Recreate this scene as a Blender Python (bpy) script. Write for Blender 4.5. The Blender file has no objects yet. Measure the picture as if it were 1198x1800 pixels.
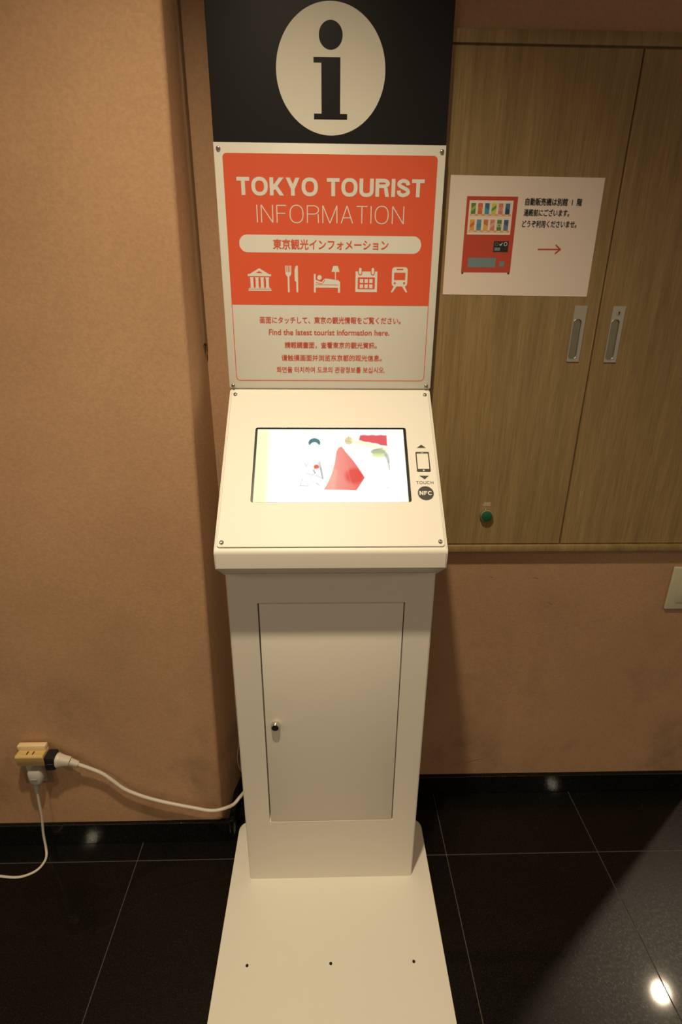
import bpy, bmesh, math, random
from math import sin, cos, pi, radians, sqrt, hypot, atan2
from mathutils import Vector, Matrix

random.seed(4)
SC = bpy.context.scene
COL = SC.collection

# ------------------------------------------------------------------ camera
PITCH, YAW, ROLL, CAM_H, FPX = 0.3745, -0.02816, 0.0077, 1.365, 938.3
fw = Vector((-sin(YAW) * cos(PITCH), cos(YAW) * cos(PITCH), -sin(PITCH)))
r0 = Vector((cos(YAW), sin(YAW), 0)); u0 = r0.cross(fw)
rt = cos(ROLL) * r0 + sin(ROLL) * u0
up = -sin(ROLL) * r0 + cos(ROLL) * u0
cam = bpy.data.cameras.new('camera')
cam.sensor_fit = 'VERTICAL'; cam.sensor_height = 36.0; cam.lens = FPX / 1800 * 36.0
cam.clip_start = 0.02
camo = bpy.data.objects.new('camera', cam); COL.objects.link(camo)
M3 = Matrix((rt, up, -fw)).transposed()
camo.matrix_world = Matrix.Translation((0, 0, CAM_H)) @ M3.to_4x4()
SC.camera = camo

# ------------------------------------------------------------------ world, lamps, exposure
SC.view_settings.view_transform = 'Standard'
SC.view_settings.look = 'None'
SC.view_settings.gamma = 1.0
SC.view_settings.exposure = 0.0
SC.view_settings.use_curve_mapping = False
W = bpy.data.worlds.new('world'); SC.world = W; W.use_nodes = True
W.node_tree.nodes['Background'].inputs[0].default_value = (1.0, 0.74, 0.50, 1)
W.node_tree.nodes['Background'].inputs[1].default_value = 0.29
WARM = (1.0, 0.83, 0.56)


def downlight(name, loc, watts, color=WARM, size=150, blend=1.0, radius=0.035):
    l = bpy.data.lights.new(name, 'SPOT')
    l.energy = watts; l.color = color
    l.spot_size = radians(size); l.spot_blend = blend; l.shadow_soft_size = radius
    o = bpy.data.objects.new(name, l); COL.objects.link(o); o.location = loc
    return o


CEIL = 2.47
downlight('ceiling_spot_centre', (-0.12, 0.38, CEIL - 0.03), 110, size=114)
downlight('ceiling_spot_left', (-1.79, -0.86, CEIL - 0.03), 44)
downlight('ceiling_spot_right', (1.91, -1.00, CEIL - 0.03), 46)
downlight('ceiling_spot_passage', (1.976, 1.861, CEIL - 0.03), 105, (1.0, 0.80, 0.55), radius=0.035)

# ------------------------------------------------------------------ materials
def nt(name):
    m = bpy.data.materials.new(name); m.use_nodes = True
    return m, m.node_tree, m.node_tree.nodes['Principled BSDF']


def plain(name, col, rough=0.5, metal=0.0, spec=0.5, bump=0.0, bscale=400, coat=0.0):
    m, t, p = nt(name)
    p.inputs['Base Color'].default_value = (*col, 1)
    p.inputs['Roughness'].default_value = rough
    p.inputs['Metallic'].default_value = metal
    p.inputs['Specular IOR Level'].default_value = spec
    p.inputs['Coat Weight'].default_value = coat
    if bump:
        tc = t.nodes.new('ShaderNodeTexCoord'); n = t.nodes.new('ShaderNodeTexNoise'); b = t.nodes.new('ShaderNodeBump')
        n.inputs['Scale'].default_value = bscale; n.inputs['Detail'].default_value = 3
        b.inputs['Strength'].default_value = bump; b.inputs['Distance'].default_value = 0.001
        t.links.new(tc.outputs['Object'], n.inputs['Vector']); t.links.new(n.outputs['Fac'], b.inputs['Height'])
        t.links.new(b.outputs['Normal'], p.inputs['Normal'])
    return m


def ramp(t, src, stops):
    r = t.nodes.new('ShaderNodeValToRGB')
    e = r.color_ramp.elements
    while len(e) < len(stops): e.new(0.5)
    for el, (pos, c) in zip(e, stops):
        el.position = pos; el.color = (*c, 1)
    t.links.new(src, r.inputs['Fac'])
    return r.outputs['Color']


def noise(t, vec, scale, detail=4, mapping=None, rough=0.55):
    if mapping:
        mp = t.nodes.new('ShaderNodeMapping'); mp.inputs['Scale'].default_value = mapping
        t.links.new(vec, mp.inputs['Vector']); vec = mp.outputs['Vector']
    n = t.nodes.new('ShaderNodeTexNoise'); n.inputs['Scale'].default_value = scale
    n.inputs['Detail'].default_value = detail; n.inputs['Roughness'].default_value = rough
    t.links.new(vec, n.inputs['Vector'])
    return n.outputs['Fac']


def mixc(t, a, b, fac, mode='MULTIPLY'):
    m = t.nodes.new('ShaderNodeMix'); m.data_type = 'RGBA'; m.blend_type = mode
    for i, v in ((6, a), (7, b)):
        if isinstance(v, tuple): m.inputs[i].default_value = (*v, 1)
        else: t.links.new(v, m.inputs[i])
    if isinstance(fac, (int, float)): m.inputs[0].default_value = fac
    else: t.links.new(fac, m.inputs[0])
    return m.outputs[2]


def plaster(name, col):
    m, t, p = nt(name)
    tc = t.nodes.new('ShaderNodeTexCoord'); v = tc.outputs['Object']
    c1 = ramp(t, noise(t, v, 2.3, 5), [(0.3, (0.88, 0.86, 0.84)), (0.7, (1.06, 1.06, 1.06))])
    c2 = ramp(t, noise(t, v, 160, 3), [(0.35, (0.93, 0.93, 0.93)), (0.65, (1.05, 1.05, 1.05))])
    # scuffs and greasy marks that belong to the plaster, mostly low on the wall
    sc = ramp(t, noise(t, v, 5.5, 6, (1, 1, 0.8), 0.65), [(0.50, (0, 0, 0)), (0.70, (1, 1, 1))])
    sx = t.nodes.new('ShaderNodeSeparateXYZ'); t.links.new(v, sx.inputs[0])
    mr = t.nodes.new('ShaderNodeMapRange'); mr.inputs[1].default_value = 0.1; mr.inputs[2].default_value = 0.75
    mr.inputs[3].default_value = 1.0; mr.inputs[4].default_value = 0.0
    t.links.new(sx.outputs[2], mr.inputs[0])
    mm = t.nodes.new('ShaderNodeMath'); mm.operation = 'MULTIPLY'
    t.links.new(sc, mm.inputs[0]); t.links.new(mr.outputs[0], mm.inputs[1])
    c = mixc(t, col, c1, 1.0); c = mixc(t, c, c2, 1.0)
    c = mixc(t, c, (0.62, 0.64, 0.66), mm.outputs[0])
    t.links.new(c, p.inputs['Base Color'])
    p.inputs['Roughness'].default_value = 0.75
    p.inputs['Specular IOR Level'].default_value = 0.25
    b = t.nodes.new('ShaderNodeBump'); b.inputs['Strength'].default_value = 0.35; b.inputs['Distance'].default_value = 0.0012
    t.links.new(noise(t, v, 230, 4), b.inputs['Height']); t.links.new(b.outputs['Normal'], p.inputs['Normal'])
    return m


def oak(name, c_dark, c_light):
    m, t, p = nt(name)
    tc = t.nodes.new('ShaderNodeTexCoord'); v = tc.outputs['Object']
    g1 = noise(t, v, 6, 4, (9, 9, 0.45))
    g2 = noise(t, v, 40, 5, (9, 9, 0.35), 0.7)
    base = ramp(t, g1, [(0.3, c_dark), (0.7, c_light)])
    fine = ramp(t, g2, [(0.35, (0.80, 0.78, 0.75)), (0.62, (1.06, 1.06, 1.06))])
    c = mixc(t, base, fine, 1.0)
    t.links.new(c, p.inputs['Base Color'])
    p.inputs['Roughness'].default_value = 0.42; p.inputs['Specular IOR Level'].default_value = 0.4
    b = t.nodes.new('ShaderNodeBump'); b.inputs['Strength'].default_value = 0.25; b.inputs['Distance'].default_value = 0.0006
    t.links.new(g2, b.inputs['Height']); t.links.new(b.outputs['Normal'], p.inputs['Normal'])
    return m


def granite(name):
    m, t, p = nt(name)
    tc = t.nodes.new('ShaderNodeTexCoord'); v = tc.outputs['Object']
    geo = t.nodes.new('ShaderNodeNewGeometry'); w = geo.outputs['Position']
    c = ramp(t, noise(t, w, 420, 3), [(0.42, (0.002, 0.002, 0.002)), (0.60, (0.006, 0.006, 0.005)), (0.70, (0.035, 0.033, 0.026))])
    d = ramp(t, noise(t, w, 3, 5), [(0.35, (0.7, 0.7, 0.7)), (0.7, (1.25, 1.2, 1.1))])
    t.links.new(mixc(t, c, d, 1.0), p.inputs['Base Color'])
    rr = t.nodes.new('ShaderNodeMapRange'); rr.inputs[1].default_value = 0.3; rr.inputs[2].default_value = 0.7; rr.inputs[3].default_value = 0.20; rr.inputs[4].default_value = 0.42
    t.links.new(noise(t, w, 150, 5, None, 0.75), rr.inputs[0]); t.links.new(rr.outputs[0], p.inputs['Roughness'])
    p.inputs['Specular IOR Level'].default_value = 0.18
    b = t.nodes.new('ShaderNodeBump'); b.inputs['Strength'].default_value = 0.35; b.inputs['Distance'].default_value = 0.0008
    t.links.new(noise(t, w, 330, 4, None, 0.75), b.inputs['Height']); t.links.new(b.outputs['Normal'], p.inputs['Normal'])
    p.inputs['Coat Weight'].default_value = 0.26; p.inputs['Coat Roughness'].default_value = 0.05
    return m


def light_mat(name, col, s):
    m = bpy.data.materials.new(name); m.use_nodes = True; t = m.node_tree; t.nodes.clear()
    e = t.nodes.new('ShaderNodeEmission'); o = t.nodes.new('ShaderNodeOutputMaterial')
    e.inputs[0].default_value = (*col, 1); e.inputs[1].default_value = s
    t.links.new(e.outputs[0], o.inputs[0]); return m


MAT = dict(
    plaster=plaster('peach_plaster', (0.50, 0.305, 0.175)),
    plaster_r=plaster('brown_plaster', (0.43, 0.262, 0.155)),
    ceil=plaster('ceiling_paint', (0.55, 0.47, 0.36)),
    oak=oak('oak_veneer', (0.25, 0.168, 0.072), (0.345, 0.238, 0.108)),
    oak_dark=oak('brown_wood', (0.16, 0.09, 0.045), (0.24, 0.14, 0.07)),
    granite=granite('black_granite'),
    grout=plain('grout', (0.09, 0.085, 0.065), 0.8),
    white=plain('powder_coat_white', (0.82, 0.785, 0.705), 0.42, bump=0.10, bscale=900),
    overlay=plain('cover_white', (0.81, 0.775, 0.715), 0.50),
    black=plain('sign_black', (0.006, 0.006, 0.007), 0.35, spec=0.35),
    symbol=plain('sign_cream', (0.78, 0.76, 0.66), 0.5),
    pwhite=plain('poster_white', (0.78, 0.77, 0.70), 0.45),
    orange=plain('poster_orange', (0.76, 0.105, 0.040), 0.45),
    red=plain('poster_red_ink', (0.62, 0.09, 0.045), 0.5),
    ink=plain('print_dark', (0.035, 0.028, 0.024), 0.5),
    steel=plain('screw_steel', (0.45, 0.43, 0.38), 0.3, 1.0),
    hole=plain('dark_hole', (0.004, 0.004, 0.004), 0.8),
    chrome=plain('chrome', (0.75, 0.73, 0.70), 0.15, 1.0),
    alu=plain('brushed_aluminium', (0.52, 0.51, 0.44), 0.38, 0.8, bump=0.1),
    alu_dark=plain('dark_aluminium', (0.27, 0.27, 0.21), 0.3, 0.8),
    paper=plain('notice_paper', (0.80, 0.69, 0.62), 0.7, spec=0.2),
    vred=plain('print_vending_red', (0.50, 0.075, 0.045), 0.7, spec=0.2),
    vshelf=plain('print_shelf_orange', (0.72, 0.36, 0.12), 0.7),
    vblue=plain('print_grey_blue', (0.16, 0.25, 0.27), 0.7),
    text=plain('print_black', (0.02, 0.018, 0.018), 0.7),
    cream=plain('cream_plastic', (0.80, 0.62, 0.38), 0.4),
    yellow=plain('aged_yellow_plastic', (0.62, 0.44, 0.17), 0.4),
    ivory=plain('ivory_plastic', (0.68, 0.62, 0.52), 0.35),
    ccable=plain('greyed_vinyl', (0.40, 0.33, 0.25), 0.5),
    cordw=plain('white_vinyl', (0.66, 0.60, 0.52), 0.4),
    grey=plain('grey_plastic', (0.48, 0.46, 0.42), 0.35),
    blackp=plain('black_plastic', (0.012, 0.012, 0.012), 0.3),
    plate=plain('wall_plate', (0.42, 0.28, 0.18), 0.25, 0.3),
    switch=plain('switch_plate', (0.52, 0.50, 0.36), 0.4),
    green=plain('green_enamel', (0.008, 0.11, 0.050), 0.35),
    brass=plain('pale_rim', (0.40, 0.36, 0.20), 0.3, 0.7),
    tape=plain('old_tape', (0.45, 0.37, 0.26), 0.35),
)

# ------------------------------------------------------------------ object helpers
def tag(o, label=None, cat=None, group=None, kind=None):
    if label: o['label'] = label
    if cat: o['category'] = cat
    if group: o['group'] = group
    if kind: o['kind'] = kind
    return o


def empty(name, loc, label, cat, group=None):
    o = bpy.data.objects.new(name, None); COL.objects.link(o); o.location = loc
    o.empty_display_size = 0.05
    return tag(o, label, cat, group)


def world_off(p):
    v = Vector((0, 0, 0))
    while p is not None:
        v += p.location; p = p.parent
    return v


def link_mesh(name, me, parent=None, smooth=None):
    """mesh data is in world coordinates; parents are only ever translated"""
    o = bpy.data.objects.new(name, me); COL.objects.link(o)
    if parent is not None:
        o.parent = parent; o.location = -world_off(parent)
    if smooth:
        for p in me.polygons: p.use_smooth = True
        if smooth < 180:
            try: me.set_sharp_from_angle(angle=radians(smooth))
            except Exception: pass
    return o


def fin(bm, name, mat, parent=None, smooth=None):
    bmesh.ops.recalc_face_normals(bm, faces=bm.faces)
    me = bpy.data.meshes.new(name); bm.to_mesh(me); bm.free()
    for m in (mat if isinstance(mat, (list, tuple)) else [mat]): me.materials.append(m)
    return link_mesh(name, me, parent, smooth)


def box_bm(x0, x1, y0, y1, z0, z1, bev=0.0, seg=2, bm=None):
    own = bmesh.new()
    bmesh.ops.create_cube(own, size=1)
    for v in own.verts:
        v.co = Vector(((x0 + x1) / 2 + v.co.x * (x1 - x0), (y0 + y1) / 2 + v.co.y * (y1 - y0), (z0 + z1) / 2 + v.co.z * (z1 - z0)))
    if bev: bmesh.ops.bevel(own, geom=own.edges[:], offset=bev, segments=seg, affect='EDGES', profile=0.5)
    if bm is None: return own
    me = bpy.data.meshes.new('tmp'); own.to_mesh(me); own.free(); bm.from_mesh(me); bpy.data.meshes.remove(me)
    return bm


def box(name, x0, x1, y0, y1, z0, z1, mat, parent=None, bev=0.0, seg=2):
    return fin(box_bm(x0, x1, y0, y1, z0, z1, bev, seg), name, mat, parent, 40 if bev else None)


def prism_bm(pts, axis, a, b, bm=None):
    """closed 2D outline extruded from a to b along 'x' (pts are y,z), 'y' (x,z) or 'z' (x,y)"""
    bm = bm or bmesh.new()
    def P(p, t):
        return {'x': (t, p[0], p[1]), 'y': (p[0], t, p[1]), 'z': (p[0], p[1], t)}[axis]
    A = [bm.verts.new(P(p, a)) for p in pts]; B = [bm.verts.new(P(p, b)) for p in pts]
    n = len(pts)
    bm.faces.new(A); bm.faces.new(B[::-1])
    for i in range(n): bm.faces.new((A[i], B[i], B[(i + 1) % n], A[(i + 1) % n]))
    return bm


def rrect(cx, cy, w, h, r, n=6, corners=(1, 1, 1, 1)):
    """counterclockwise rounded rectangle; corners: bottom-left, bottom-right, top-right, top-left"""
    out = []
    for k, (sx, sy, a0) in enumerate(((-1, -1, 180), (1, -1, 270), (1, 1, 0), (-1, 1, 90))):
        rr = r * corners[k]
        ox, oy = cx + sx * (w / 2 - rr), cy + sy * (h / 2 - rr)
        for i in range(n + 1):
            a = radians(a0 + 90 * i / n)
            out.append((ox + rr * cos(a), oy + rr * sin(a)))
    return out


def circle(cx, cy, r, n=32, ry=None):
    ry = ry or r
    return [(cx + r * cos(2 * pi * i / n), cy + ry * sin(2 * pi * i / n)) for i in range(n)]


def disc_stack(name, frame, u, v, prof, mat, parent, n=24, smooth=35):
    """lathe about the plane's normal: prof = [(radius, height)...]"""
    bm = bmesh.new(); rings = []
    for r, h in prof:
        if r <= 1e-6: rings.append([bm.verts.new(frame.p(u, v, h))])
        else: rings.append([bm.verts.new(frame.p(u + r * cos(2 * pi * i / n), v + r * sin(2 * pi * i / n), h)) for i in range(n)])
    for a, b in zip(rings, rings[1:]):
        for i in range(n):
            j = (i + 1) % n
            if len(a) == 1 and len(b) == 1: continue
            if len(a) == 1: bm.faces.new((a[0], b[i], b[j]))
            elif len(b) == 1: bm.faces.new((a[i], b[0], a[j]))
            else: bm.faces.new((a[i], b[i], b[j], a[j]))
    for rg in (rings[0], rings[-1]):
        if len(rg) > 1: bm.faces.new(rg)
    return fin(bm, name, mat, parent, smooth)


def tube_bm(pts, r, n=10, bm=None, flat=1.0):
    """round (or oval) tube along a smoothed path; r may be a list"""
    bm = bm or bmesh.new()
    P = [Vector(p) for p in pts]
    R = r if isinstance(r, (list, tuple)) else [r] * len(P)
    rings = []; prev = None
    for i, p in enumerate(P):
        d = (P[min(i + 1, len(P) - 1)] - P[max(i - 1, 0)]).normalized()
        if prev is None:
            a = Vector((0, 0, 1)) if abs(d.z) < 0.9 else Vector((0, 1, 0))
        else: a = prev
        a = (a - d * a.dot(d)).normalized(); prev = a; b = d.cross(a)
        rings.append([bm.verts.new(p + R[i] * (cos(2 * pi * k / n) * a * flat + sin(2 * pi * k / n) * b)) for k in range(n)])
    for A, B in zip(rings, rings[1:]):
        for k in range(n): bm.faces.new((A[k], A[(k + 1) % n], B[(k + 1) % n], B[k]))
    bm.faces.new(rings[0][::-1]); bm.faces.new(rings[-1])
    return bm


def smooth_path(ctrl, sub=8):
    P = [Vector(c) for c in ctrl]; P = [2 * P[0] - P[1]] + P + [2 * P[-1] - P[-2]]
    out = []
    for i in range(1, len(P) - 2):
        a, b, c, d = P[i - 1:i + 3]
        for k in range(sub):
            t = k / sub
            out.append(0.5 * ((2 * b) + (c - a) * t + (2 * a - 5 * b + 4 * c - d) * t * t + (3 * b - a - 3 * c + d) * t ** 3))
    out.append(P[-2]); return out


class Frame:
    """a flat surface in the place: origin, right and up vectors, outward normal"""
    def __init__(s, o, ex, ey, n): s.o, s.ex, s.ey, s.n = Vector(o), Vector(ex), Vector(ey), Vector(n)
    def p(s, u, v, h=0.0): return s.o + s.ex * u + s.ey * v + s.n * h


class Flat:
    """flat print: polygons in a Frame, each with a layer height and a material"""
    def __init__(s, frame): s.f = frame; s.polys = []; s.mats = []
    def add(s, pts, mat, layer=1, closed_=None):
        if mat not in s.mats: s.mats.append(mat)
        s.polys.append((pts, s.mats.index(mat), layer + 0.015 * (len(s.polys) % 20 if closed_ is None else closed_))); return s
    def rect(s, x0, y0, x1, y1, mat, layer=1): return s.add([(x0, y0), (x1, y0), (x1, y1), (x0, y1)], mat, layer)
    def ring(s, outer, inner, mat, layer=1):
        n = len(outer)
        for i in range(n):
            j = (i + 1) % n; s.add([outer[i], outer[j], inner[j], inner[i]], mat, layer)
        return s
    def stroke(s, pts, w, mat, layer=1, closed=False):
        pts = [p for i, p in enumerate(pts) if i == 0 or hypot(p[0] - pts[i - 1][0], p[1] - pts[i - 1][1]) > 1e-6]
        n = len(pts); L = []; Rr = []; k0 = len(s.polys) % 20
        for i in range(n):
            p = Vector(pts[i])
            a = Vector(pts[i - 1]) if (i > 0 or closed) else None
            b = Vector(pts[(i + 1) % n]) if (i < n - 1 or closed) else None
            d1 = (p - a).normalized() if a is not None else None
            d2 = (b - p).normalized() if b is not None else None
            d1 = d1 or d2; d2 = d2 or d1
            n1 = Vector((-d1.y, d1.x)); n2 = Vector((-d2.y, d2.x)); m = n1 + n2
            if m.length < 1e-4: m = n1.copy()
            m.normalize(); k = 1 / max(0.35, m.dot(n1))
            L.append(p + m * w / 2 * k); Rr.append(p - m * w / 2 * k)
        for i in range(n if closed else n - 1):
            j = (i + 1) % n; s.add([tuple(L[i]), tuple(L[j]), tuple(Rr[j]), tuple(Rr[i])], mat, layer, k0)
        return s
    def build(s, name, parent, step=0.00012, base=0.0):
        bm = bmesh.new()
        for pts, mi, layer in s.polys:
            try: f = bm.faces.new([bm.verts.new(s.f.p(q[0], q[1], base + layer * step)) for q in pts])
            except ValueError: continue
            f.material_index = mi
            f.normal_update()
            if f.normal.dot(s.f.n) < 0: f.normal_flip()
        bmesh.ops.triangulate(bm, faces=[f for f in bm.faces if len(f.verts) > 4])
        me = bpy.data.meshes.new(name); bm.to_mesh(me); bm.free()
        for m in s.mats: me.materials.append(m)
        return link_mesh(name, me, parent)


def lettering(name, body, frame, x0, x1, zc, mat, parent, offset=0.0, h=0.0004, yscale=1.0, shear=0.0, height=None):
    c = bpy.data.curves.new('tmp', 'FONT'); c.body = body; c.size = 1; c.resolution_u = 3; c.shear = shear
    o = bpy.data.objects.new('tmp', c); COL.objects.link(o)
    dg = bpy.context.evaluated_depsgraph_get()
    me = bpy.data.meshes.new_from_object(o.evaluated_get(dg))
    bpy.data.objects.remove(o); bpy.data.curves.remove(c)
    xs = [v.co.x for v in me.vertices]; ys = [v.co.y for v in me.vertices]
    s = (x1 - x0) / (max(xs) - min(xs))
    sy = s * yscale if height is None else height / (max(ys) - min(ys))
    mx, my = min(xs), (max(ys) + min(ys)) / 2
    if offset:                                   # heavier weight: the outlines laid over themselves, slightly shifted
        src = [v.co.copy() for v in me.vertices]; bm = bmesh.new()
        for k, (dx, dy) in enumerate([(-1, 0), (1, 0), (0, .7), (0, -.7), (.7, .5), (-.7, -.5)]):
            for v, c in zip(me.vertices, src): v.co = (c.x + dx * offset, c.y + dy * offset, k * 0.00002)
            bm.from_mesh(me)
        bm.to_mesh(me); bm.free()
    for v in me.vertices:
        v.co = frame.p(x0 + (v.co.x - mx) * s, zc + (v.co.y - my) * sy, h + v.co.z)
    me.materials.clear(); me.materials.append(mat); me.name = name
    return link_mesh(name, me, parent)


# grotesque capitals drawn as strokes in a box of height 1; x advance given per letter
def arc(cx, cy, rx, ry, a0, a1, n=14):
    return [(cx + rx * cos(radians(a0 + (a1 - a0) * i / n)), cy + ry * sin(radians(a0 + (a1 - a0) * i / n))) for i in range(n + 1)]


def superarc(cx, cy, rx, ry, a0, a1, n=20, e=0.86):
    out = []
    for i in range(n + 1):
        a = radians(a0 + (a1 - a0) * i / n); c, s_ = cos(a), sin(a)
        out.append((cx + rx * math.copysign(abs(c) ** e, c), cy + ry * math.copysign(abs(s_) ** e, s_)))
    return out


def glyph(ch, w):
    h = w / 2; wd = {'T': .62, 'O': .80, 'K': .70, 'Y': .68, 'U': .70, 'R': .70, 'I': w, 'S': .64, 'N': .70, 'F': .56,
                     'M': .86, 'A': .72, 'C': .74, 'H': .70, ' ': .26}[ch]
    if w > .2 and ch != 'I': wd *= 1.13
    x1 = wd - h
    def bar(xa, ya, xb, yb): return ('b', xa, ya, xb, yb)
    def hw(dx, dy): return h * sqrt(dx * dx + dy * dy) / abs(dy)
    if ch == 'T': g = [[(0, 1 - h), (wd, 1 - h)], [(wd / 2, 0), (wd / 2, 1)]]
    elif ch == 'O': g = [('c', superarc(wd / 2, .5, wd / 2 - h, .52 - h, 0, 360, 36)[:-1])]
    elif ch == 'K': g = [[(h, 0), (h, 1)], bar(h * 1.2, .30, wd - hw(wd - 2 * h, .7), 1), bar(h + (wd - h) * .22, .62, wd - hw(wd * .6, .62), 0)]
    elif ch == 'Y': g = [[(wd / 2, 0), (wd / 2, .42)], bar(hw(wd / 2 - h, .62), 1, wd / 2, .38), bar(wd - hw(wd / 2 - h, .62), 1, wd / 2, .38)]
    elif ch == 'U': g = [[(h, 1), (h, .34)] + superarc(wd / 2, .33, wd / 2 - h, .35 - h, 180, 360, 16) + [(x1, .34), (x1, 1)]]
    elif ch == 'R': g = [[(h, 0), (h, 1)], [(h, 1 - h), (wd * .58, 1 - h)] + arc(wd * .58, .74 - h * .0, wd * .42 - h, .26 - h, 90, -90, 12) + [(h, .48 + h)],
                         bar(wd - h * 2.1, .50, wd - h * 1.25, 0)]
    elif ch == 'I': g = [[(h, 0), (h, 1)]]
    elif ch == 'S':
        q = [(1.0, .70), (.90, .89), (.5, 1.0), (.10, .90), (.05, .70), (.42, .54), (.92, .37), (.97, .15), (.5, 0), (.07, .12), (0, .33)]
        g = [[(p.x, p.y) for p in smooth_path([(h + a * (wd - w), h * .9 + b * (1 - 1.8 * h), 0) for a, b in q], 5)]]
    elif ch == 'N': g = [[(h, 0), (h, 1)], [(x1, 0), (x1, 1)], bar(hw(wd - w, 1), 1, wd - hw(wd - w, 1), 0)]
    elif ch == 'F': g = [[(h, 0), (h, 1)], [(0, 1 - h), (wd, 1 - h)], [(0, .53), (wd * .9, .53)]]
    elif ch == 'M': g = [[(h, 0), (h, 1)], [(x1, 0), (x1, 1)], bar(hw(wd / 2 - h, 1), 1, wd / 2, 0), bar(wd - hw(wd / 2 - h, 1), 1, wd / 2, 0)]
    elif ch == 'A': g = [bar(hw(wd / 2, 1), 0, wd / 2, 1), bar(wd - hw(wd / 2, 1), 0, wd / 2, 1), [(wd * .2, .32), (wd * .8, .32)]]
    elif ch == 'C': g = [superarc(wd / 2, .5, wd / 2 - h, .52 - h, 35, 325, 30)]
    elif ch == 'H': g = [[(h, 0), (h, 1)], [(x1, 0), (x1, 1)], [(h, .52), (x1, .52)]]
    else: g = []
    return wd, g


def caps(name, body, frame, x0, x1, z0, z1, w, gap, mat, parent, h=0.0004):
    """draw capitals so that the line fills x0..x1, z0..z1; w is stroke / cap height"""
    H = z1 - z0
    total = sum(glyph(c, w)[0] for c in body) + gap * (len(body) - 1)
    sx = (x1 - x0) / (total * H)
    F = Flat(frame); x = 0
    for c in body:
        wd, g = glyph(c, w)
        for k, s in enumerate(g):
            if s[0] == 'b':
                _, xa, ya, xb, yb = s; e = w / 2 * hypot(xb - xa, yb - ya) / abs(yb - ya)
                F.add([(x + xa - e, ya), (x + xa + e, ya), (x + xb + e, yb), (x + xb - e, yb)], mat, 1 + k * 0.3); continue
            closed = isinstance(s, tuple); pts = s[1] if closed else s
            F.stroke([(x + p[0], p[1]) for p in pts], w, mat, 1 + k * 0.3, closed)
        x += wd + gap
    F.polys = [([(x0 + p[0] * H * sx, z0 + p[1] * H) for p in pts], mi, l) for pts, mi, l in F.polys]
    return F.build(name, parent, base=h)

# ================================================================== THE SETTING
WL, WR, DOORY = 1.04, 1.18, 1.165         # left pier face, recessed wall face, cabinet door face
XEND = 1.107                               # the recessed wall ends here and the passage begins

# floor: granite tiles on a mortar bed
P = 0.407
floor = box('floor', -0.499 - 4 * P, -0.499 + 9 * P, 0.98 - 7 * P, 0.98 + 5 * P, -0.05, -0.0012, MAT['grout'])
tag(floor, kind='structure')
tile_me = None
for i in range(-4, 9):
    for j in range(-7, 5):
        if tile_me is None:
            bm = box_bm(0.0009, P - 0.0009, 0.0009, P - 0.0009, -0.011, 0.0, 0.0006, 1)
            t = fin(bm, 'tile', MAT['granite'], floor); tile_me = t.data
        else:
            t = bpy.data.objects.new('tile', tile_me); COL.objects.link(t); t.parent = floor
        t.location = (-0.499 + i * P, 0.98 + j * P, 0)

ceiling = box('ceiling', -2.3, 3.2, -1.9, 3.1, CEIL, CEIL + 0.06, MAT['ceil']); tag(ceiling, kind='structure')

# left pier: its right-hand corner is rounded and leans a little; the return face runs back to the recess
bm = bmesh.new()
def pier_ring(z):
    xe = -0.249 - (1.79 - z) * 0.0195
    if z > 1.79: xe = -0.249
    xb = -0.2545 - max(0, (1.0 - abs(z - 0.9) * 1.1)) * -0.003
    r = 0.010
    pts = [(-2.3, WL)]
    for k in range(7):
        a = radians(-90 + 90 * k / 6); pts.append((xe - r + r * cos(a), WL + r + r * sin(a)))
    pts += [(xb, WR), (xb, WR + 0.12), (-2.3, WR + 0.12)]
    return [bm.verts.new((x, y, z)) for x, y in pts]
rings = [pier_ring(z) for z in (0, 0.3, 0.6, 0.9, 1.2, 1.5, 1.79, 2.1, CEIL)]
for A, B in zip(rings, rings[1:]):
    for k in range(len(A)): bm.faces.new((A[k], A[(k + 1) % len(A)], B[(k + 1) % len(A)], B[k]))
bm.faces.new(rings[0]); bm.faces.new(rings[-1])
wl = fin(bm, 'wall_left', MAT['plaster'], None, 50); tag(wl, kind='structure')
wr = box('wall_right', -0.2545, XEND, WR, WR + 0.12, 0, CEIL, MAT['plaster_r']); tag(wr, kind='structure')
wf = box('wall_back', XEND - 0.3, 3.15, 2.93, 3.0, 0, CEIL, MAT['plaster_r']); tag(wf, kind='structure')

# skirting of black granite
bb = box('baseboard_left', -2.3, -0.262, WL - 0.010, WL + 0.004, 0.0, 0.070, MAT['granite'], None, 0.0015, 1)
tag(bb, kind='structure')
bb = box('baseboard_back', -0.266, -0.252, WL - 0.006, WR - 0.001, 0.0, 0.070, MAT['granite'], None, 0.0015, 1)
tag(bb, kind='structure')
bb = box('baseboard_right', -0.252, XEND + 0.004, WR - 0.012, WR + 0.004, 0.0, 0.066, MAT['granite'], None, 0.0015, 1)
tag(bb, kind='structure')
# narrow brown strip standing in the corner; its lower end is broken off
bm = box_bm(-0.2560, -0.2485, 1.152, 1.1735, 1.281, CEIL, 0.001, 1)
bm.verts.ensure_lookup_table()
for v in bm.verts:
    if v.co.z < 1.3: v.co.z += random.uniform(-0.004, 0.006)
tr = fin(bm, 'trim_1', MAT['oak_dark']); tag(tr, kind='structure')
box('splinter', -0.2555, -0.2500, 1.168, 1.1745, 1.262, 1.279, MAT['oak'], tr)

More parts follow.
